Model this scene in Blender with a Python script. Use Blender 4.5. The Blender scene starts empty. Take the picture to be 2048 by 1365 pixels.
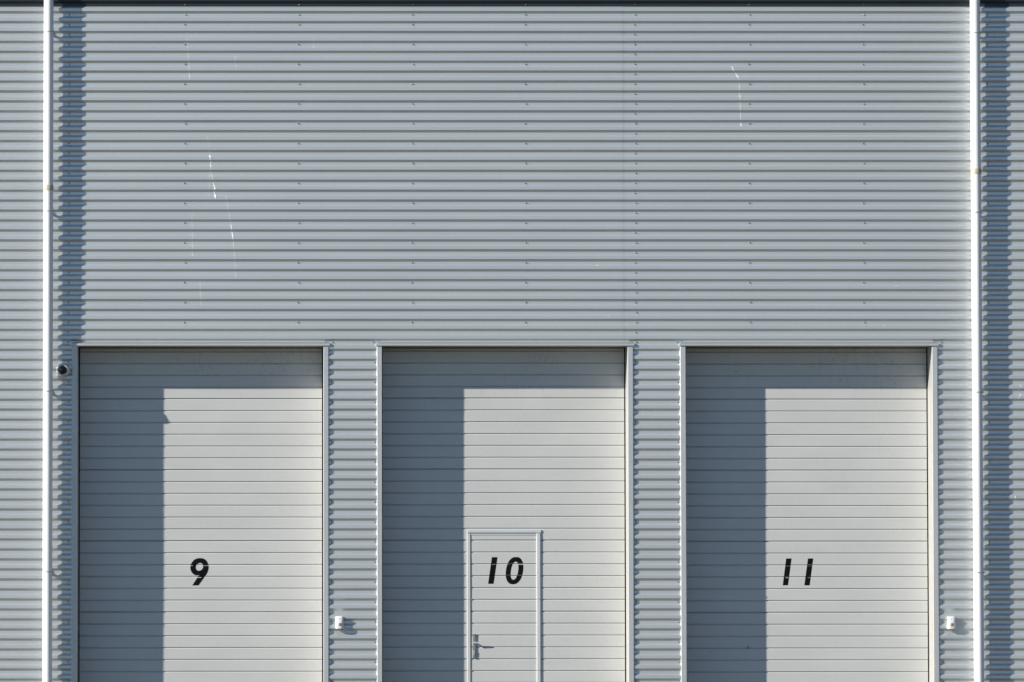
import bpy, math, random
from mathutils import Vector
random.seed(7)
R = math.radians
scene = bpy.context.scene
col = scene.collection

# ------------------------------------------------------------------ camera
# long lens, 65 m from the facade, eye height, tilted slightly up, frame cropped to the right of the axis
F = 10400.0                     # focal length in photograph pixels (2048 wide)
PPX, PPY = 570.0, 682.5
DIST, CAMZ = 65.0, 1.7
PITCH = math.atan((4.74 - CAMZ) / DIST)
cam = bpy.data.cameras.new('camera')
camo = bpy.data.objects.new('camera', cam); col.objects.link(camo)
cam.sensor_width = 36.0; cam.lens = F / 2048 * 36.0
cam.shift_x = (1024 - PPX) / 2048
cam.clip_start = 0.5; cam.clip_end = 5000
camo.location = (0, -DIST, CAMZ); camo.rotation_euler = (math.pi / 2 + PITCH, 0, 0)
scene.camera = camo
scene.render.resolution_x = 1024; scene.render.resolution_y = 682

# ------------------------------------------------------------------ light
AZ, EL = R(66.2), R(24.0)       # sun: to the left of the wall's normal, low
to_sun = Vector((-math.sin(AZ) * math.cos(EL), -math.cos(AZ) * math.cos(EL), math.sin(EL)))
w = bpy.data.worlds.new('World'); scene.world = w; w.use_nodes = True
nt = w.node_tree; bg = nt.nodes['Background']
sky = nt.nodes.new('ShaderNodeTexSky'); sky.sky_type = 'NISHITA'; sky.sun_disc = False
sky.sun_elevation = EL; sky.sun_rotation = math.atan2(to_sun.x, to_sun.y)
sky.air_density = 0.8; sky.dust_density = 0.0; sky.ozone_density = 4.0
nt.links.new(sky.outputs[0], bg.inputs[0]); bg.inputs[1].default_value = 0.075
sl = bpy.data.lights.new('sun', 'SUN'); sl.energy = 5.0; sl.angle = R(0.5); sl.color = (1.0, 0.94, 0.85)
so = bpy.data.objects.new('sun', sl); col.objects.link(so)
so.rotation_euler = to_sun.to_track_quat('Z', 'Y').to_euler(); so.location = (-30, -30, 30)
scene.view_settings.view_transform = 'Standard'; scene.view_settings.look = 'None'
scene.view_settings.exposure = 0.7; scene.view_settings.gamma = 1.0

# ------------------------------------------------------------------ measuring: a pixel of the photo -> metres on a plane y = const
def at(px, py, y=0.0):
    u, v = (px - PPX) / F, (PPY - py) / F
    dy = math.cos(PITCH) - v * math.sin(PITCH); dz = math.sin(PITCH) + v * math.cos(PITCH)
    t = (y + DIST) / dy
    return u * t, CAMZ + dz * t
def X(px, py=900, y=0.0): return at(px, py, y)[0]
def Z(py, y=0.0): return at(PPX, py, y)[1]
PX = 1 / 160.0

# ------------------------------------------------------------------ mesh helpers
class MB:
    def __init__(s): s.v = []; s.f = []; s.smooth = False
    def add(s, vs, fs):
        n = len(s.v); s.v += [tuple(p) for p in vs]; s.f += [tuple(i + n for i in f) for f in fs]; return s
    def box(s, x0, x1, y0, y1, z0, z1, b=0.0):
        if b <= 0:
            vs = [(x, y, z) for x in (x0, x1) for y in (y0, y1) for z in (z0, z1)]
            return s.add(vs, [(0,1,3,2),(4,6,7,5),(0,4,5,1),(2,3,7,6),(0,2,6,4),(1,5,7,3)])
        # front-facing (-y) chamfered box
        fr = [(x0+b,y0,z0+b),(x1-b,y0,z0+b),(x1-b,y0,z1-b),(x0+b,y0,z1-b)]
        mi = [(x0,y0+b,z0),(x1,y0+b,z0),(x1,y0+b,z1),(x0,y0+b,z1)]
        ba = [(x0,y1,z0),(x1,y1,z0),(x1,y1,z1),(x0,y1,z1)]
        fs = [(0,1,2,3),(11,10,9,8)]
        for i in range(4):
            j = (i+1) % 4
            fs += [(4+i,4+j,j,i),(8+i,8+j,4+j,4+i)]
        return s.add(fr+mi+ba, fs)
    def prism_z(s, poly, z0, z1):          # closed (x, y) outline, extruded upward
        n = len(poly)
        vs = [(x,y,z0) for x,y in poly] + [(x,y,z1) for x,y in poly]
        fs = [(i,(i+1)%n,n+(i+1)%n,n+i) for i in range(n)] + [tuple(range(n))[::-1], tuple(range(n,2*n))]
        return s.add(vs, fs)
    def prism_x(s, poly, x0, x1):          # closed (y, z) outline
        n = len(poly)
        vs = [(x0,y,z) for y,z in poly] + [(x1,y,z) for y,z in poly]
        fs = [(i,(i+1)%n,n+(i+1)%n,n+i) for i in range(n)] + [tuple(range(n))[::-1], tuple(range(n,2*n))]
        return s.add(vs, fs)
    def lathe(s, c, axis, prof, n=32):     # prof: (radius, height along axis) ; axis 'y' points out of the wall (-y) or 'z'
        vs, fs = [], []
        for r, h in prof:
            for i in range(n):
                a = 2*math.pi*i/n
                if axis == 'y': vs.append((c[0]+r*math.cos(a), c[1]-h, c[2]+r*math.sin(a)))
                else: vs.append((c[0]+r*math.cos(a), c[1]+r*math.sin(a), c[2]+h))
        for k in range(len(prof)-1):
            for i in range(n):
                j = (i+1) % n
                fs.append((k*n+i, k*n+j, (k+1)*n+j, (k+1)*n+i))
        fs.append(tuple(range(n))[::-1]); fs.append(tuple(range((len(prof)-1)*n, len(prof)*n)))
        return s.add(vs, fs)
    def build(s, name, mat, parent=None, smooth=False, angle=None):
        me = bpy.data.meshes.new(name); me.from_pydata(s.v, [], s.f); me.update()
        import bmesh
        bm = bmesh.new(); bm.from_mesh(me); bmesh.ops.recalc_face_normals(bm, faces=bm.faces); bm.to_mesh(me); bm.free()
        me.materials.append(mat)
        if smooth:
            for p in me.polygons: p.use_smooth = True
            if angle is not None: me.set_sharp_from_angle(angle=R(angle))
        o = bpy.data.objects.new(name, me); col.objects.link(o)
        if parent: o.parent = parent
        return o
def tag(o, label=None, cat=None, group=None, kind=None):
    if label: o['label'] = label
    if cat: o['category'] = cat
    if group: o['group'] = group
    if kind: o['kind'] = kind
    return o
def empty(name, loc=(0,0,0)):
    o = bpy.data.objects.new(name, None); o.empty_display_size = 0.3; col.objects.link(o); o.location = loc; return o
def reparent(o, p):                        # keep world place under a moved parent
    o.parent = p; o.location = o.location - p.location; return o

# ------------------------------------------------------------------ materials
def mat(name, color, rough=0.5, metal=0.0, var=0.0, scale=(1,1,1), vscale=4.0, bump=0.0, bscale=60.0, spec=0.5, coat=0.0, rvar=0.0, detail=6.0):
    m = bpy.data.materials.new(name); m.use_nodes = True
    n = m.node_tree.nodes; l = m.node_tree.links; p = n['Principled BSDF']
    p.inputs['Base Color'].default_value = (*color, 1); p.inputs['Roughness'].default_value = rough
    p.inputs['Metallic'].default_value = metal; p.inputs['Specular IOR Level'].default_value = spec
    p.inputs['Coat Weight'].default_value = coat
    tc = n.new('ShaderNodeTexCoord'); mp = n.new('ShaderNodeMapping'); mp.inputs['Scale'].default_value = scale
    l.new(tc.outputs['Object'], mp.inputs['Vector'])
    if var > 0 or rvar > 0:
        nz = n.new('ShaderNodeTexNoise'); nz.inputs['Scale'].default_value = vscale; nz.inputs['Detail'].default_value = detail
        l.new(mp.outputs[0], nz.inputs['Vector'])
        if var > 0:
            mr = n.new('ShaderNodeMapRange'); mr.inputs[1].default_value = 0.3; mr.inputs[2].default_value = 0.7
            mr.inputs[3].default_value = 1 - var; mr.inputs[4].default_value = 1 + var
            l.new(nz.outputs['Fac'], mr.inputs[0])
            mx = n.new('ShaderNodeVectorMath'); mx.operation = 'SCALE'; mx.inputs[0].default_value = color
            l.new(mr.outputs[0], mx.inputs['Scale']); l.new(mx.outputs[0], p.inputs['Base Color'])
        if rvar > 0:
            mr2 = n.new('ShaderNodeMapRange'); mr2.inputs[1].default_value = 0.3; mr2.inputs[2].default_value = 0.7
            mr2.inputs[3].default_value = rough - rvar; mr2.inputs[4].default_value = rough + rvar
            l.new(nz.outputs['Fac'], mr2.inputs[0]); l.new(mr2.outputs[0], p.inputs['Roughness'])
    if bump > 0:
        nb = n.new('ShaderNodeTexNoise'); nb.inputs['Scale'].default_value = bscale; nb.inputs['Detail'].default_value = 4
        l.new(mp.outputs[0], nb.inputs['Vector'])
        bp = n.new('ShaderNodeBump'); bp.inputs['Strength'].default_value = bump; bp.inputs['Distance'].default_value = 0.002
        l.new(nb.outputs['Fac'], bp.inputs['Height']); l.new(bp.outputs[0], p.inputs['Normal'])
    return m
CLAD = (0.595, 0.622, 0.620)
M = {}
M['clad'] = mat('silver_cladding', CLAD, 0.40, 0.68, var=0.028, scale=(0.12, 1, 6.0), vscale=2.2, rvar=0.015)
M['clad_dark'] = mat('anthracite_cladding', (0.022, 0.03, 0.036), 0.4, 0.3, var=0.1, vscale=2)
M['trim'] = mat('silver_trim', (0.51, 0.53, 0.53), 0.42, 0.5, var=0.03, vscale=6)
M['reveal'] = mat('pale_reveal_sheet', (0.46, 0.46, 0.43), 0.45, 0.3, var=0.04, vscale=5)
M['door'] = mat('pale_grey_door_coating', (0.495, 0.502, 0.490), 0.42, 0.15, var=0.03, scale=(0.6,1,1.2), vscale=2.5, bump=0.12, bscale=260)
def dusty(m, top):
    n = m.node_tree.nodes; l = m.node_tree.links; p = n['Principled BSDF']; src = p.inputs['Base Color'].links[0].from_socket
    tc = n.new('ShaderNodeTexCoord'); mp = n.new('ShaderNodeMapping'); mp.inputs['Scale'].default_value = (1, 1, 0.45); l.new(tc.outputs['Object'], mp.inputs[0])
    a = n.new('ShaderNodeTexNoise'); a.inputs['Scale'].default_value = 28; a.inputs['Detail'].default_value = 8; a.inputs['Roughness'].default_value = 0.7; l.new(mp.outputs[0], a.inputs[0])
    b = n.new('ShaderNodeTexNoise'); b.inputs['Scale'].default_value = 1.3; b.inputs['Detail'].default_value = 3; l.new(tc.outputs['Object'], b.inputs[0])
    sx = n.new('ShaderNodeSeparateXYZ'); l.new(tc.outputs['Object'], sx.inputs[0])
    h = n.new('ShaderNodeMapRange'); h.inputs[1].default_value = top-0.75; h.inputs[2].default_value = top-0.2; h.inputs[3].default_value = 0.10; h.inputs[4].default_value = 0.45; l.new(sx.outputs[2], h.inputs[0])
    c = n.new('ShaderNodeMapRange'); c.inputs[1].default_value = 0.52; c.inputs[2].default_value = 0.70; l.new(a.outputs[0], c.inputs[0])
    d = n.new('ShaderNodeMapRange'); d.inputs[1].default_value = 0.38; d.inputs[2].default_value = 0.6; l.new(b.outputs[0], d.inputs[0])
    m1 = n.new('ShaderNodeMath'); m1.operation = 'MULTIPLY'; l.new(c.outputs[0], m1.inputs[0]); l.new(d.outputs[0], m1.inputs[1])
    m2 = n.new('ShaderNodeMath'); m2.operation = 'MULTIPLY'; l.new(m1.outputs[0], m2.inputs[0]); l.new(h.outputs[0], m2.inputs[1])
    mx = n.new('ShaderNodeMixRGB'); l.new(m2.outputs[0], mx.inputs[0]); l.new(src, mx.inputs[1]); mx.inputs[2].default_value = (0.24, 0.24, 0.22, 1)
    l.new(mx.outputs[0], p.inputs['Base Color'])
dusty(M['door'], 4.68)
M['frame'] = mat('pale_aluminium', (0.55, 0.57, 0.57), 0.38, 0.3, var=0.03)
M['pipe'] = mat('white_pipe_paint', (0.74, 0.74, 0.725), 0.35, 0.0, var=0.02, vscale=3)
M['coupling'] = mat('grimy_cream_sleeve', (0.42, 0.38, 0.28), 0.5, 0.0, var=0.12, vscale=20)
M['strap'] = mat('galvanised_strap', (0.45, 0.46, 0.44), 0.45, 0.5)
M['rubber'] = mat('black_rubber', (0.012, 0.012, 0.012), 0.7)
M['paint'] = mat('black_stencil_paint', (0.003, 0.003, 0.0035), 0.7, 0.0, var=0.2, vscale=40, spec=0.1)
M['steel'] = mat('screw_steel', (0.13, 0.135, 0.15), 0.35, 0.8)
M['handle'] = mat('brushed_aluminium', (0.60, 0.61, 0.59), 0.4, 0.4)
M['plate'] = mat('weathered_plate', (0.26, 0.27, 0.25), 0.4, 0.5, var=0.2, vscale=60)
M['grey'] = mat('grey_housing', (0.52, 0.52, 0.49), 0.25, 0.3)
M['dome'] = mat('smoked_dome', (0.006, 0.006, 0.006), 0.05, 0.0, spec=0.35)
M['white'] = mat('white_plastic', (0.72, 0.72, 0.71), 0.4)
M['brown'] = mat('brown_print', (0.10, 0.06, 0.035), 0.5)
M['amber'] = mat('amber_print', (0.50, 0.34, 0.18), 0.4)
M['tan'] = mat('tan_clip', (0.62, 0.48, 0.28), 0.6)
M['dropping'] = mat('dried_white_dropping', (0.80, 0.81, 0.80), 0.8)
M['scuff'] = mat('dark_scuff', (0.03, 0.035, 0.04), 0.8)
M['ground'] = mat('yard_concrete', (0.075, 0.065, 0.045), 0.85, 0.0, var=0.15, vscale=0.8, bump=0.3, bscale=30)
M['roof'] = mat('roof_membrane', (0.12, 0.12, 0.125), 0.8)

# ------------------------------------------------------------------ ground
g = MB(); g.add([(-2500,-2500,0),(2500,-2500,0),(2500,2500,0),(-2500,2500,0)], [(0,1,2,3)])
tag(g.build('ground', M['ground']), 'pale concrete yard in front of the warehouse', kind='structure')

# ------------------------------------------------------------------ the corrugated profile
CR = 3.75 * PX                      # crest to valley
ZB0, ZB1 = Z(25.0), Z(1359.9)       # centres of the 1st and 68th downward slope
PITCHZ = (ZB0 - ZB1) / 67.0
fr_down, fr_val, fr_up, fr_cr = 0.245, 0.270, 0.205, 0.280
def profile(zlo, zhi):
    """(z, y) points from top to bottom; y = 0 crest, y = CR valley"""
    pts = []; ch = 0.0013
    k0 = int(math.floor((ZB0 - zhi) / PITCHZ)) - 2; k1 = int(math.ceil((ZB0 - zlo) / PITCHZ)) + 2
    for k in range(k0, k1):
        c = ZB0 - k * PITCHZ
        a = c + fr_down/2*PITCHZ; b = c - fr_down/2*PITCHZ; d = b - fr_val*PITCHZ; e = d - fr_up*PITCHZ
        sd = CR/(a-b); su = CR/(d-e); q = ch*0.7
        pts += [(a+ch, 0), (a-q, q*sd), (b+q, CR-q*sd), (b-ch, CR), (d+ch, CR), (d-q, CR-q*su), (e+q, q*su), (e-ch, 0)]
    out = []
    for (z0, y0), (z1, y1) in zip(pts, pts[1:]):
        if z0 < zlo or z1 > zhi: continue
        if z0 > zhi: t = (z0-zhi)/(z0-z1); z0, y0 = zhi, y0+(y1-y0)*t
        if z1 < zlo: t = (z0-zlo)/(z0-z1); z1, y1 = zlo, y0+(y1-y0)*t
        if not out: out.append((z0, y0))
        out.append((z1, y1))
    return out
def prof_y(z):
    k = (ZB0 - z) / PITCHZ; f = k - math.floor(k)
    if f < fr_down/2: return CR*(0.5 + f/fr_down)
    f -= fr_down/2
    if f < fr_val: return CR
    f -= fr_val
    if f < fr_up: return CR*(1 - f/fr_up)
    f -= fr_up
    if f < fr_cr: return 0
    return CR*((f-fr_cr)/fr_down)
def valley_z(py):                   # centre of the valley flat nearest to the photo row
    k = round((ZB0 - Z(py)) / PITCHZ - fr_down/2 - fr_val/2)
    return ZB0 - (k + fr_down/2 + fr_val/2) * PITCHZ
def wob(x, z):                      # sheet metal is never quite flat
    return 0.0007*math.sin(x*1.7+z*0.9)+0.0006*math.sin(x*3.9-z*2.3+1.2)+0.0003*math.sin(x*9.1+z*17.0)
def clad(mb, x0, x1, zlo, zhi, yo=0.0):
    pr = profile(zlo, zhi); n = max(2, int((x1-x0)/0.25)+1)
    xs = [x0+(x1-x0)*i/(n-1) for i in range(n)]
    vs = [(x, y+yo+wob(x, z), z+0.0004*math.sin(x*1.1+round(z/PITCHZ)*2.4)) for z, y in pr for x in xs]
    fs = [(j*n+i, j*n+i+1, (j+1)*n+i+1, (j+1)*n+i) for j in range(len(pr)-1) for i in range(n-1)]
    mb.add(vs, fs)

# ------------------------------------------------------------------ warehouse
XL, XR = X(-1100), X(3100)
wh = empty('warehouse', (0, 0, 0))
tag(wh, 'silver-grey ribbed metal warehouse with three tall pale garage doors', 'warehouse')
Z_DARK = Z(12.8)                    # where the dark sheet takes over
Z_LIN = Z(689.0)
DOORS = [dict(n='9', l=154.6, r=647.0, lo=(140.0, 659.8), g0=797.1, jl=(143.8,154.6), jr=(647.0,657.0)),
         dict(n='10', l=764.0, r=1255.6, lo=(751.6, 1268.8), g0=795.8, jl=(754.0,764.0), jr=(1255.6,1266.2)),
         dict(n='11', l=1371.4, r=1864.3, lo=(1357.8, 1877.7), g0=798.0, jl=(1360.6,1371.4), jr=(1864.3,1875.0))]
for d in DOORS:
    d['xl'], d['xr'] = X(d['l'], 800), X(d['r'], 800)
JP = 1.6*PX; LP = 4.2*PX            # how far jamb and lintel trims stand proud of the crests
J1, J2 = X(129.5, 400), X(1247, 400)
sheets = [(XL, J1, 0.0), (J1, J2, -0.0018), (J2, XR, 0.0)]
sheet_objs = []
for (a, b, yo) in sheets:
    mb = MB()
    clad(mb, a, b, Z_LIN, Z_DARK, yo)
    cuts = [(d['xl']-0.035, d['xr']+0.035) for d in DOORS]
    x = a
    for (c0, c1) in cuts:
        if c1 <= a or c0 >= b: continue
        if c0 > x: clad(mb, x, c0, 0.16, Z_LIN, yo)
        x = max(x, c1)
    if x < b: clad(mb, x, b, 0.16, Z_LIN, yo)
    o = mb.build('cladding_sheet', M['clad'], wh); sheet_objs.append(o)
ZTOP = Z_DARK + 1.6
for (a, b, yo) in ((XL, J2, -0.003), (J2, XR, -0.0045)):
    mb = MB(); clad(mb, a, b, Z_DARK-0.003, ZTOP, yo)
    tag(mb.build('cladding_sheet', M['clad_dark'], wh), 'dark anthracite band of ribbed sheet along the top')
# body behind the sheets: piers, wall above the doors, roof, ends
BK = 0.06; DEPTH = 24.0
mb = MB()
mb.box(XL, XR, BK, 0.3, Z(686), ZTOP)
edges = [XL] + sum([[d['xl']-0.03, d['xr']+0.03] for d in DOORS], []) + [XR]
for i in range(0, len(edges), 2): mb.box(edges[i], edges[i+1], BK, 0.3, 0, Z(686)-0.001)
mb.box(XL, XR, DEPTH, DEPTH+0.3, 0, ZTOP); mb.box(XL-0.3, XL-0.001, 0.01, DEPTH+0.3, 0, ZTOP); mb.box(XR+0.001, XR+0.3, 0.01, DEPTH+0.3, 0, ZTOP)
mb.build('wall_core', M['trim'], wh)
MB().box(XL-0.4, XR+0.4, -0.12, DEPTH+0.4, ZTOP+0.002, ZTOP+0.2, 0.02).build('roof', M['roof'], wh)
for i in range(0, len(edges), 2): MB().box(edges[i]+(0.03 if i else 0), edges[i+1]-0.03, -0.01, BK-0.002, 0, 0.158).build('plinth', M['ground'], wh)

# ------------------------------------------------------------------ doors
DY = 72.0*PX                        # door leaf, behind the crest line
GP = 23.70*PX*1.0
def door_profile(zlo, zhi, g0, yd, joints=6):
    pts = [(zhi, yd)]
    zg0 = Z(g0, yd); gp = (Z(797.1, yd)-Z(1081.2, yd))/12
    k = int(math.ceil((zg0 - zhi)/gp))
    dg = 0.0125
    while True:
        zg = zg0 - k*gp
        if zg - 0.03 < zlo: break
        if zg < zhi - 0.004:
            if k % joints == 0:
                pts += [(zg+0.002, yd), (zg+0.001, yd+0.03), (zg-0.0035, yd+0.03), (zg-0.0045, yd+dg)]
            else:
                pts += [(zg+0.0008, yd), (zg-0.0012, yd+dg)]
            pts += [(zg-0.0115, yd+dg-0.0035), (zg-0.0195, yd)]
        k += 1
    pts.append((zlo, yd)); return pts
def depth_on(pts, z):
    for (z0,y0),(z1,y1) in zip(pts, pts[1:]):
        if z1 <= z <= z0: return y0 if z0 == z1 else y0+(y1-y0)*(z0-z)/(z0-z1)
    return pts[0][1]
def sheet(mb, pts, x0, x1):
    n = max(2, int((x1-x0)/0.4)+1); xs = [x0+(x1-x0)*i/(n-1) for i in range(n)]
    vs = [(x, y + 0.0010*math.sin(x*2.1+round(z*1.2)*1.9), z) for z, y in pts for x in xs]
    mb.add(vs, [(j*n+i, j*n+i+1, (j+1)*n+i+1, (j+1)*n+i) for j in range(len(pts)-1) for i in range(n-1)])

# digit outlines in photo pixels: list of closed loops (even-odd)
def loop9():
    o = [(760,455),(812,461),(855,478),(893,508),(922,550),(943,600),(956,650),(956,700),(948,745),(930,805),(900,860),(868,905),(830,955),(705,1131),(553,1131),
         (697,912),(724,872),(690,880),(650,883),(605,870),(565,840),(532,795),(512,745),(504,700),(508,655),(522,605),(545,560),(580,515),(625,480),(680,461),(720,455)]
    i = []
    for k in range(28):
        a = 2*math.pi*k/28; yy = math.sin(a); i.append((730+93*math.cos(a)-14*yy, 671+99*yy))
    return [[(340+x/12.41, 1080+y/12.41) for x, y in q] for q in (o, i)]
def ellipse(cx, cy, a, b, sh, n=48, p=2.25):
    r = []
    for k in range(n):
        t = 2*math.pi*k/n; c, s = math.cos(t), math.sin(t)
        x = a*math.copysign(abs(c)**(2/p), c); y = b*math.copysign(abs(s)**(2/p), s)
        r.append((cx+x-sh*y/b, cy+y))
    return r
DIG = {'9': [(loop9(), ((1131.0,1132.6,(380.6,385.5)),(1131.0,1132.6,(407.5,417.5)),(1154.4,1156.3,(394,402.5))))],
       '10': [([[(983.8,1114.8),(995.0,1114.8),(987.1,1168.1),(976.2,1168.1)]], ((1128.8,1129.8,(983.5,991.5)),)),
              ([ellipse(1029.1,1141.7,17.3,27.5,3.2), ellipse(1029.1,1141.8,7.2,18.0,2.5)], ((1128.5,1130.0,(1036,1048)),(1128.7,1129.8,(1014,1018.5))))],
       '11': [([[(1572.3,1117.4),(1583.3,1117.4),(1576.1,1171.2),(1565.4,1171.2)]], ((1155.3,1156.5,(1571.5,1576)),)),
              ([[(1615.9,1117.4),(1626.6,1117.4),(1619.4,1171.3),(1608.6,1171.3)]], ((1155.3,1156.4,(1615.5,1619.5)),))]}
def digit(loops, gaps, pts, parent, mat_):
    """paint laid over the grooves of the door, thin strips that follow the panel"""
    ys = [p[1] for q in loops for p in q]; lo, hi = min(ys), max(ys); rows = 130
    yv = [lo+(hi-lo)*i/rows for i in range(rows+1)]
    def spans(y):
        y = min(max(y, lo+1e-4), hi-1e-4); xs = []
        for q in loops:
            for (xa,ya),(xb,yb) in zip(q, q[1:]+q[:1]):
                if (ya <= y < yb) or (yb <= y < ya): xs.append(xa+(xb-xa)*(y-ya)/(yb-ya))
        xs.sort(); return list(zip(xs[::2], xs[1::2]))
    mb = MB()
    for y0, y1 in zip(yv, yv[1:]):
        ym = (y0+y1)/2; a, b, m_ = spans(y0+1e-5), spans(y1-1e-5), spans(ym)
        if not (len(a) == len(b) == len(m_)): a = b = m_
        for (p0,p1),(q0,q1) in zip(a, b):
            segs = [(p0,p1,q0,q1)]
            for (ga, gb, (gx0, gx1)) in gaps:
                if ga+0.25 <= ym <= gb-0.25:
                    new = []
                    for s in segs:
                        if gx0 > s[0]: new.append((s[0], min(gx0, s[1]), s[2], min(gx0, s[3])))
                        if gx1 < s[1]: new.append((max(gx1, s[0]), s[1], max(gx1, s[2]), s[3]))
                        if gx0 <= s[0] and gx1 <= s[0] or gx0 >= s[1]: new = [s]
                    segs = new
            for s in segs:
                if s[1]-s[0] < 0.01: continue
                za, zb = Z(y0, DY), Z(y1, DY)
                ya, yb = depth_on(pts, za)-0.0012, depth_on(pts, zb)-0.0012
                mb.add([(X(s[0],y0,DY),ya,za),(X(s[1],y0,DY),ya,za),(X(s[3],y1,DY),yb,zb),(X(s[2],y1,DY),yb,zb)], [(0,1,2,3)])
    # give the paint a film thickness by welding the strips and capping outward is not needed at 0.3 mm; fold a back layer
    n = len(mb.v); vs = [(x, y+0.0009, z) for x, y, z in mb.v]; fs = [tuple(i+n for i in f[::-1]) for f in mb.f]
    mb.v += vs; mb.f += fs
    me = mb.build('painted_digit', mat_, parent); return me

ZSUN = Z(692.3)                     # lower edge of the lintel trim
GAP = 2.6*PX
door_objs = {}
for d in DOORS:
    xl, xr = d['xl'], d['xr']
    # reveal: side returns and soffit
    T = 0.02
    mb = MB()
    mb.box(xl-T, xl, 0.004, DY+0.05, 0, ZSUN)
    mb.box(xr, xr+T, 0.004, DY+0.05, 0, ZSUN)
    mb.box(xl-T, xr+T, 0.004, DY+0.05, ZSUN+0.001, ZSUN+0.05)
    rv = mb.build('door_reveal', M['reveal'], wh)
    # jamb trims: folded sheet with a slanted outer return, in two lengths
    for side, (a, b) in ((-1, d['jl']), (1, d['jr'])):
        xa, xb = X(a, 800), X(b, 800); e = 0.0042; sl_ = 1.9*PX
        mb = MB()
        for z0, z1, k in ((0.0, Z(924), 0.0), (Z(924)+0.0015, ZSUN+0.006, -0.0012)):
            y = -JP+k
            if side < 0: poly = [(xa-sl_, CR+0.012), (xa-sl_+0.001, CR+0.001), (xa, y+e*.5), (xa+e, y), (xb-e, y), (xb, y+e), (xb, 0.0035), (xb-0.002, CR+0.012)]
            else: poly = [(xa+0.002, CR+0.012), (xa, 0.0035), (xa, y+e), (xa+e, y), (xb-e, y), (xb, y+e*.5), (xb+0.004, CR), (xb+0.004, CR+0.012)]
            mb.prism_z(poly, z0, z1)
        mb.build('door_jamb', M['trim'], wh)
    x0, x1 = X(d['lo'][0], 690), X(d['lo'][1], 690)
    ztop = Z(687.1)
    MB().box(x0, x1, -LP, BK-0.001, ZSUN+0.0005+0.0, ztop, 0.003).build('lintel_trim', M['trim'], wh)
    MB().box(x0+0.03, x1-0.01, -0.004, BK-0.002, ztop+0.0015, ztop+0.0075).build('sealant_bead', M['rubber'], wh)
    # the door itself
    ztopd = ZSUN - 0.012
    pts = door_profile(0.03, ztopd, d['g0'], DY)
    a, b = xl+GAP, xr-GAP
    mb = MB()
    if d['n'] == '10':
        wx0, wx1, wz = X(940.9, 1200, DY), X(1074.2, 1200, DY), Z(1068.0, DY)
        up = door_profile(wz, ztopd, d['g0'], DY); lo = door_profile(0.03, wz, d['g0'], DY)
        sheet(mb, up, a, b); sheet(mb, lo, a, wx0); sheet(mb, lo, wx1, b)
    else: sheet(mb, pts, a, b)
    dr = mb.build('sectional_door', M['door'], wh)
    dr['label'] = {'9': 'pale sectional door with the black numeral 9', '10': 'pale sectional door with a small door and the numeral 10 in it', '11': 'pale sectional door with the black numeral 11'}[d['n']]
    MB().box(xl-0.01, xr+0.01, DY+0.045, DY+0.06, 0, ZSUN+0.04).build('door_seal', M['rubber'], dr)
    MB().box(a, b, DY-0.002, DY+0.03, 0.002, 0.029).build('bottom_seal', M['rubber'], dr)
    d['obj'] = dr; d['pts'] = pts
    if d['n'] != '10':
        for loops, gaps in DIG[d['n']]: digit(loops, gaps, pts, dr, M['paint'])
    else:
        # wicket door: leaf, frame, lever handle, painted 10
        zb = 0.14
        lp = door_profile(zb, Z(1071.0, DY), d['g0'], DY+0.002)
        mb = MB(); sheet(mb, lp, wx0+0.004, wx1-0.004)
        wk = mb.build('wicket_door', M['door'], wh); wk['label'] = 'narrow hinged door set in the middle garage door'
        for loops, gaps in DIG['10']: digit(loops, gaps, [(z, y) for z, y in lp], wk, M['paint'])
        MB().box(wx0-0.002, wx1+0.002, DY+0.033, DY+0.042, 0.1, wz).build('leaf_core', M['rubber'], wk)
        js = [Z(q, DY) for q in (1198.6, 1341.2)]
        cuts_ = [zb] + sorted(js) + [Z(1066.3, DY)]
        mb = MB()
        for z0, z1 in zip(cuts_, cuts_[1:]):
            for (pa, pb, pr) in ((933.9, 940.9, 1.3*PX), (1073.2, 1080.6, 2.9*PX)):
                xa, xb = X(pa,1200,DY), X(pb,1200,DY); y = DY-pr; e = 0.006
                mb.prism_z([(xa, DY+0.02), (xa, y+e), (xa+e, y), (xb-e*.6, y), (xb, y+e*.6), (xb, DY+0.02)], z0+0.004, z1-0.004)
        mb.box(X(934.5,1066,DY), X(1082,1066,DY), DY-0.016, DY+0.012, Z(1066.2,DY), Z(1060.2,DY), 0.003)
        mb.box(X(941.5,1066,DY), X(1072.5,1066,DY), DY-0.004, DY+0.012, Z(1070.6,DY), Z(1067.4,DY), 0.001)
        mb.build('door_frame', M['frame'], wk)
        MB().box(X(938.5,1066,DY), X(1081.0,1066,DY), DY+0.006, DY+0.03, Z(1068,DY), Z(1065,DY)).build('frame_gasket', M['rubber'], wk)
        for zj in js:
            for pa, pb in ((934.5,940.2),(941.5,944.0),(1073.6,1080.0),(1080.5,1082.5)):
                dd = 0.010 if pa in (934.5, 1073.6) else 0.0
                MB().box(X(pa,1200,DY), X(pb,1200,DY), DY-dd-0.002, DY+0.01, zj-0.0034, zj+0.0034).build('joint_clip', M['tan'], wk)
        hx0, hx1 = X(945.4,1290,DY), X(950.8,1290,DY)
        mb = MB(); mb.box(hx0, hx1, DY-0.016, DY+0.012, Z(1316.6,DY), Z(1268.4,DY), 0.003)
        mb.build('handle_plate', M['plate'], wk)
        hz = Z(1285.6, DY); hxm = (hx0+hx1)/2
        mb = MB(); mb.lathe((hxm, DY-0.014, hz), 'y', [(0.011,0),(0.011,0.034),(0.009,0.038)], 20)
        lx1 = X(966.5,1290,DY); y0 = DY-0.058
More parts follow.
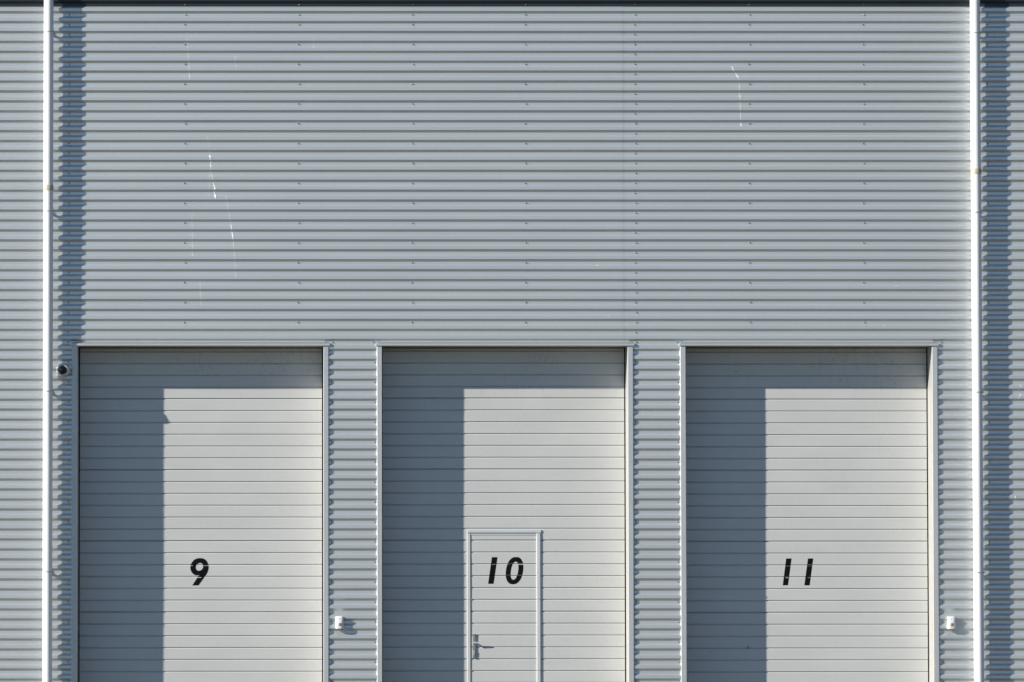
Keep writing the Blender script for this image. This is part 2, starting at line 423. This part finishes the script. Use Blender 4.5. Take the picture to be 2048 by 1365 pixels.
        mb.add([(hxm-0.013,y0,hz+0.011),(hxm-0.013,y0+0.014,hz+0.011),(hxm-0.013,y0+0.014,hz-0.009),(hxm-0.013,y0,hz-0.009),
                (lx1,y0+0.004,hz+0.006),(lx1,y0+0.014,hz+0.006),(lx1,y0+0.014,hz-0.008),(lx1,y0+0.004,hz-0.008)],
               [(0,1,2,3),(4,7,6,5),(0,4,5,1),(1,5,6,2),(2,6,7,3),(3,7,4,0)])
        mb.build('lever_handle', M['handle'], wk)
        mb = MB(); mb.lathe((hxm, DY-0.014, Z(1303.5,DY)), 'y', [(0.009,0),(0.009,0.010),(0.007,0.012)], 20)
        mb.box(hxm-0.0045, hxm+0.0045, DY-0.024, DY-0.014, Z(1311,DY), Z(1303,DY))
        mb.build('lock_cylinder', M['grey'], wk)

# dark scuffs on the door with the number 11
d = DOORS[2]
for pa in (((1532.5,1192.0),(1534.0,1198.5)), ((1534.0,1200.2),(1537.0,1204.2)), ((1529.0,1083.6),(1537.5,1085.3)), ((1496,1291),(1497,1299)), ((1418,1303),(1420,1304.5)), ((1470,742),(1474,744))):
    (xa, ya), (xb, yb) = pa; mb = MB(); t = 0.8
    vs = []
    for x, y, w_ in ((xa, ya, 0.35), ((xa+xb)/2, (ya+yb)/2, t), (xb, yb, t*0.6)):
        z = Z(y, DY); yy = depth_on(d['pts'], z)-0.001
        if abs(yb-ya) > abs(xb-xa): vs += [(X(x-w_,y,DY), yy, z), (X(x+w_,y,DY), yy, z)]
        else: vs += [(X(x,y,DY), yy, z-w_*PX), (X(x,y,DY), yy, z+w_*PX)]
    mb.add(vs, [(0,1,3,2),(2,3,5,4)]); mb.build('scuff_mark', M['scuff'], d['obj'])

# ------------------------------------------------------------------ dried droppings running down the cladding
def streak(path, sheet_o, yo):
    mb = MB()
    for (xa, ya, wa), (xb, yb, wb) in zip(path, path[1:]):
        n = max(2, int(abs(yb-ya)/0.7))
        prev = None
        for i in range(n+1):
            t = i/n; x = xa+(xb-xa)*t + random.uniform(-.25,.25); y = ya+(yb-ya)*t; w_ = (wa+(wb-wa)*t)*random.uniform(0.5,1.3)
            z = Z(y); yy = prof_y(z)+yo-0.0032+wob(X(x,y),z)
            if 0.05*CR < prof_y(z) < 0.95*CR and prof_y(z+0.002) < prof_y(z): w_ = min(w_, 0.14)
            cur = ((X(x-w_,y), yy, z), (X(x+w_,y), yy, z)) if w_ > 0.02 else None
            if prev and cur: mb.add([prev[0], prev[1], cur[1], cur[0]], [(0,1,2,3)])
            prev = cur
    if mb.f: mb.build('dropping_streak', M['dropping'], sheet_o)
s2, s3 = sheet_objs[1], sheet_objs[2]
streak([(415,275,.3),(417,283,.9),(417,284,.08),(419,310,.08),(419.5,312,1.5),(421,320,1.0),(422,345,.4),(428,372,.7),(430,377,1.8),(428,383,.4),(430,390,1.4),(431,398,1.2)], s2, -0.0018)
streak([(419,340,.2),(418,392,.2)], s2, -0.0018)
streak([(452,393,.6),(453,399,.3),(459,430,.2),(460,436,.6),(462,450,.4),(463,456,1.3),(466,478,1.1),(467,490,.3),(470,520,.3),(471,556,.35)], s2, -0.0018)
streak([(374,76,.3),(375,90,.2),(378,130,.25),(379,148,.5),(380,160,.3)], s2, -0.0018)
streak([(384,430,.25),(385,512,.35)], s2, -0.0018)
streak([(400,556,.15),(402,610,.3)], s2, -0.0018)
streak([(1463,132,.2),(1466,139,1.2),(1470,144,.3),(1475,153,1.2),(1478,158,.15),(1480,190,.6),(1481,215,.5),(1481.5,240,.4),(1482.5,252,1.1)], s3, 0)
streak([(2041,770,.8),(2042,776,.5)], s3, 0)
streak([(2042,788,.6),(2036,800,.9)], s3, 0)
streak([(2030,992,1.2),(2033,1003,.6)], s3, 0)
streak([(470,112,.3),(472,135,.3)], s2, -0.0018)
streak([(1203,343,1.0),(1203.5,346,.8)], s2, -0.0018)
streak([(1767,651,1.2),(1767,653,.8)], s3, 0)
streak([(1792,572,1.0),(1792,574,.7)], s3, 0)
streak([(1216,632,.4),(1217,636,.5)], s2, -0.0018)
streak([(627,76,.2),(628,97,.3)], s2, -0.0018)
streak([(1194,530,.7),(1195,532,.6)], s2, -0.0018)

# ------------------------------------------------------------------ screws
def screw_mesh():
    mb = MB()
    mb.lathe((0,0,0), 'y', [(0.0092,0),(0.0088,0.0018),(0.0050,0.0026)], 14)
    mb.lathe((0,0,0), 'y', [(0.0078,0.0016),(0.0078,0.0095),(0.0055,0.0110)], 6)
    return mb
proto = screw_mesh(); SV, SF = proto.v, proto.f
sm = bpy.data.meshes.new('screw'); sm.from_pydata(SV, [], SF); sm.materials.append(M['steel'])
rows_main = [11, 31, 51] + [90+39.62*i for i in range(0, 15)]
main, rest = [], []
for px in (370.5, 598.5, 826, 1051.5, 1499.5, 1727.5):
    for k, r_ in enumerate(rows_main):
        main.append((px+random.uniform(-1.3,1.3)+(r_-90)*0.002*(1 if px>1000 else -1), r_))
for i in range(35): rest.append((1270.5+i*0.07+random.uniform(-1.2,1.2), 11+19.83*i))
for i in range(34): rest.append((138.6-i*0.05+random.uniform(-.5,.5), 31+19.83*i))
for i in range(17): rest.append((137.2-i*0.07, 724+39.8*i))
for px, dx in ((663.5, 0.02), (749.5, 0), (1271.5, 0.06), (1356.3, 0.05), (1884, 0.16)):
    for i in range(17): rest.append((px+dx*i+random.uniform(-.4,.4), 705+20+39.8*i if px != 1356.3 else 725+39.8*i))
rest += [(665,685),(747,685),(1273,685),(1355,685),(1883.5,685)]
for i in range(3): rest.append((1975, 31+19.83*i))
for i in range(33): rest.append((1975.2+0.17*i, 90+39.75*i))
def place(px, py):
    z = valley_z(py) + PITCHZ*0.03; x = X(px, py)
    yo = -0.0018 if J1 < x < J2 else 0.0
    return x, CR+yo+wob(x, z)+0.0006, z
main = [m_ for m_ in main if m_[1] < 650]
indiv, others = main[:100], main[100:]+rest
for i, (px, py) in enumerate(indiv):
    o = bpy.data.objects.new('screw', sm); col.objects.link(o)
    x, y, z = place(px, py); o.location = (x, y, z); o.rotation_euler = (0, random.uniform(0, 1), 0)
    o.parent = s2 if x < J2 else s3
mb = MB()
for px, py in others:
    if py < Z_DARK and False: continue
    x, y, z = place(px, py)
    mb.add([(a+x, b+y, c+z) for a, b, c in SV], SF)
tag(mb.build('screws', M['steel'], wh), kind='stuff')

# ------------------------------------------------------------------ downpipes
def downpipe(pxc, rpx, off, brs, coup, label, lean=0.0):
    x = X(pxc, 700); rr = rpx*PX; y = -off*PX
    t = empty('downpipe', (x, y, 0))
    tag(t, label, 'downpipe', 'white downpipes on the warehouse wall')
    def fin(o): o.location = (-x, -y, 0); return o
    mb = MB(); n = 40
    mb.lathe((x,y,0.25), 'z', [(rr,0),(rr,Z(coup)-0.25),(rr,Z(-140)-0.25)], n)
    # shoe kicking out at the foot
    ring = []
    for k, (dy, dz, ang) in enumerate(((0,0.26,0),(-0.01,0.2,25),(-0.05,0.15,55),(-0.16,0.10,70))):
        for i in range(n):
            a = 2*math.pi*i/n; ca = math.cos(R(ang)); sa = math.sin(R(ang))
            ring.append((x+rr*math.cos(a), y+dy+rr*math.sin(a)*ca, dz+rr*math.sin(a)*sa))
    mb.add(ring, [(k*n+i,k*n+(i+1)%n,(k+1)*n+(i+1)%n,(k+1)*n+i) for k in range(3) for i in range(n)])
    fin(mb.build('pipe', M['pipe'], t, True, 50))
    zc0, zc1 = Z(coup+5.5), Z(coup-5.5)
    mb = MB(); mb.lathe((x,y,zc0), 'z', [(rr+0.001,0),(rr+0.004,0.001),(rr+0.0038,zc1-zc0-0.004),(rr+0.001,zc1-zc0)], n)
    fin(mb.build('coupling', M['coupling'], t, True, 40))
    for b in brs:
        z = Z(b)
        mb = MB(); mb.lathe((x,y,z-0.006), 'z', [(rr+0.0005,0),(rr+0.0035,0.0005),(rr+0.0035,0.0115),(rr+0.0005,0.012)], n)
        mb.box(x-0.009, x+0.009, y+rr, CR-0.001, z-0.022, z+0.006)       # arm back to the wall
        mb.box(x+rr-0.004, x+rr+0.014, y-0.009, y+0.006, z-0.010, z+0.010, 0.002)  # clamping ear
        mb.lathe((x+rr+0.007, y-0.006, z), 'y', [(0.0045,0),(0.0045,0.006)], 6)
        mb.box(x-0.022, x+0.022, -0.004, 0.0, z-0.03, z+0.02, 0.001)
        fin(mb.build('bracket', M['strap'], t, True, 40))
    return t
downpipe(96.9, 9.65, 18.9, (65.8, 424.0, 783.5, 1143.5), 377.5, 'white round downpipe left of the door numbered 9, beside the dome camera')
downpipe(1951.7, 10.05, 17.8, (68.0, 426.5, 785.5, 1145.5), 344.5, 'white round downpipe right of the door numbered 11, at the right edge')

# ------------------------------------------------------------------ dome camera
cx_, cz_ = at(126.0, 741.0)
t = tag(empty('dome_camera', (cx_, 0, cz_)), 'round grey security camera with black dome beside the left downpipe', 'security camera')
MB().lathe((0,0.0005,0), 'y', [(0.078,-0.02),(0.078,0.0),(0.086,0.004),(0.088,0.030),(0.086,0.057),(0.079,0.074),(0.070,0.082)], 48).build('housing', M['grey'], t, True, 35)
MB().lathe((0,0,0), 'y', [(0.071,0.080),(0.071,0.088),(0.067,0.094),(0.056,0.096),(0.051,0.090),(0.050,0.080)], 48).build('trim_ring', M['grey'], t, True, 35)
dome = [(0.050*math.cos(R(a)), 0.086+0.042*math.sin(R(a))) for a in range(0, 89, 8)]+[(0.0006,0.128)]
MB().lathe((0,0,0), 'y', dome, 40).build('dome', M['dome'], t, True)

# ------------------------------------------------------------------ wall sensors
def sensor(pxc, pyc, label):
    x, z = at(pxc, pyc)
    t = tag(empty('wall_sensor', (x, 0, z)), label, 'sensor', 'white sensors on the cladding')
    hw, hh = 8.0*PX, 12.3*PX; mb = MB(); n = 16
    out = []
    for i in range(n+1):                     # bowed front, rounded shoulders
        a = -1+2*i/n; out.append((hw*a, -0.064+0.005*a*a+0.020*abs(a)**7))
    poly = [(-hw*0.97, 0.0)] + out + [(hw*0.97, 0.0)]
    m_ = len(poly); lev = []
    for (zz, sc, pull) in ((-hh,0.90,0.010),(-hh+0.006,0.985,0.003),(-hh+0.012,1,0),(hh-0.012,1,0),(hh-0.005,0.985,0.003),(hh,0.90,0.012)):
        lev += [(p[0]*sc, min(0, p[1]+pull) if p[1] < 0 else 0.0, zz - 0.006*(1-(p[0]/hw)**2)*(1 if zz < 0 else -0.5)) for p in poly]
    fs = [(k*m_+i, k*m_+(i+1)%m_, (k+1)*m_+(i+1)%m_, (k+1)*m_+i) for k in range(5) for i in range(m_)]
    fs += [tuple(range(m_))[::-1], tuple(range(5*m_, 6*m_))]
    mb.add(lev, fs); mb.build('housing', M['white'], t, True, 30)
    MB().box(-hw*0.8, hw*0.8, 0.0005, CR-0.001, -hh*0.8, hh*0.8).build('back_plate', M['rubber'], t)
    MB().box(-hw*0.86, hw*0.86, -0.046, -0.002, -hh-0.0095, -hh+0.004, 0.004).build('base_gasket', M['rubber'], t)
    MB().box(-0.009, 0.022, -0.0672, -0.055, -0.036, -0.003).build('label_plate', M['brown'], t)
    MB().box(-0.006, 0.012, -0.0690, -0.0673, -0.024, -0.007).build('lens_window', M['amber'], t)
    b = MB(); b.lathe((0.002, -0.0600, 0.052), 'y', [(0.0045,0),(0.0042,0.0045),(0.0036,0.0048)], 12)
    b.box(-0.001, 0.005, -0.0642, -0.058, 0.040, 0.047); b.build('emblem', M['paint'], t)
    return t
sensor(678.9, 1245.9, 'small white sensor box on the pier between doors 9 and 10')
sensor(1901.7, 1246.3, 'small white sensor box between door 11 and the right downpipe')
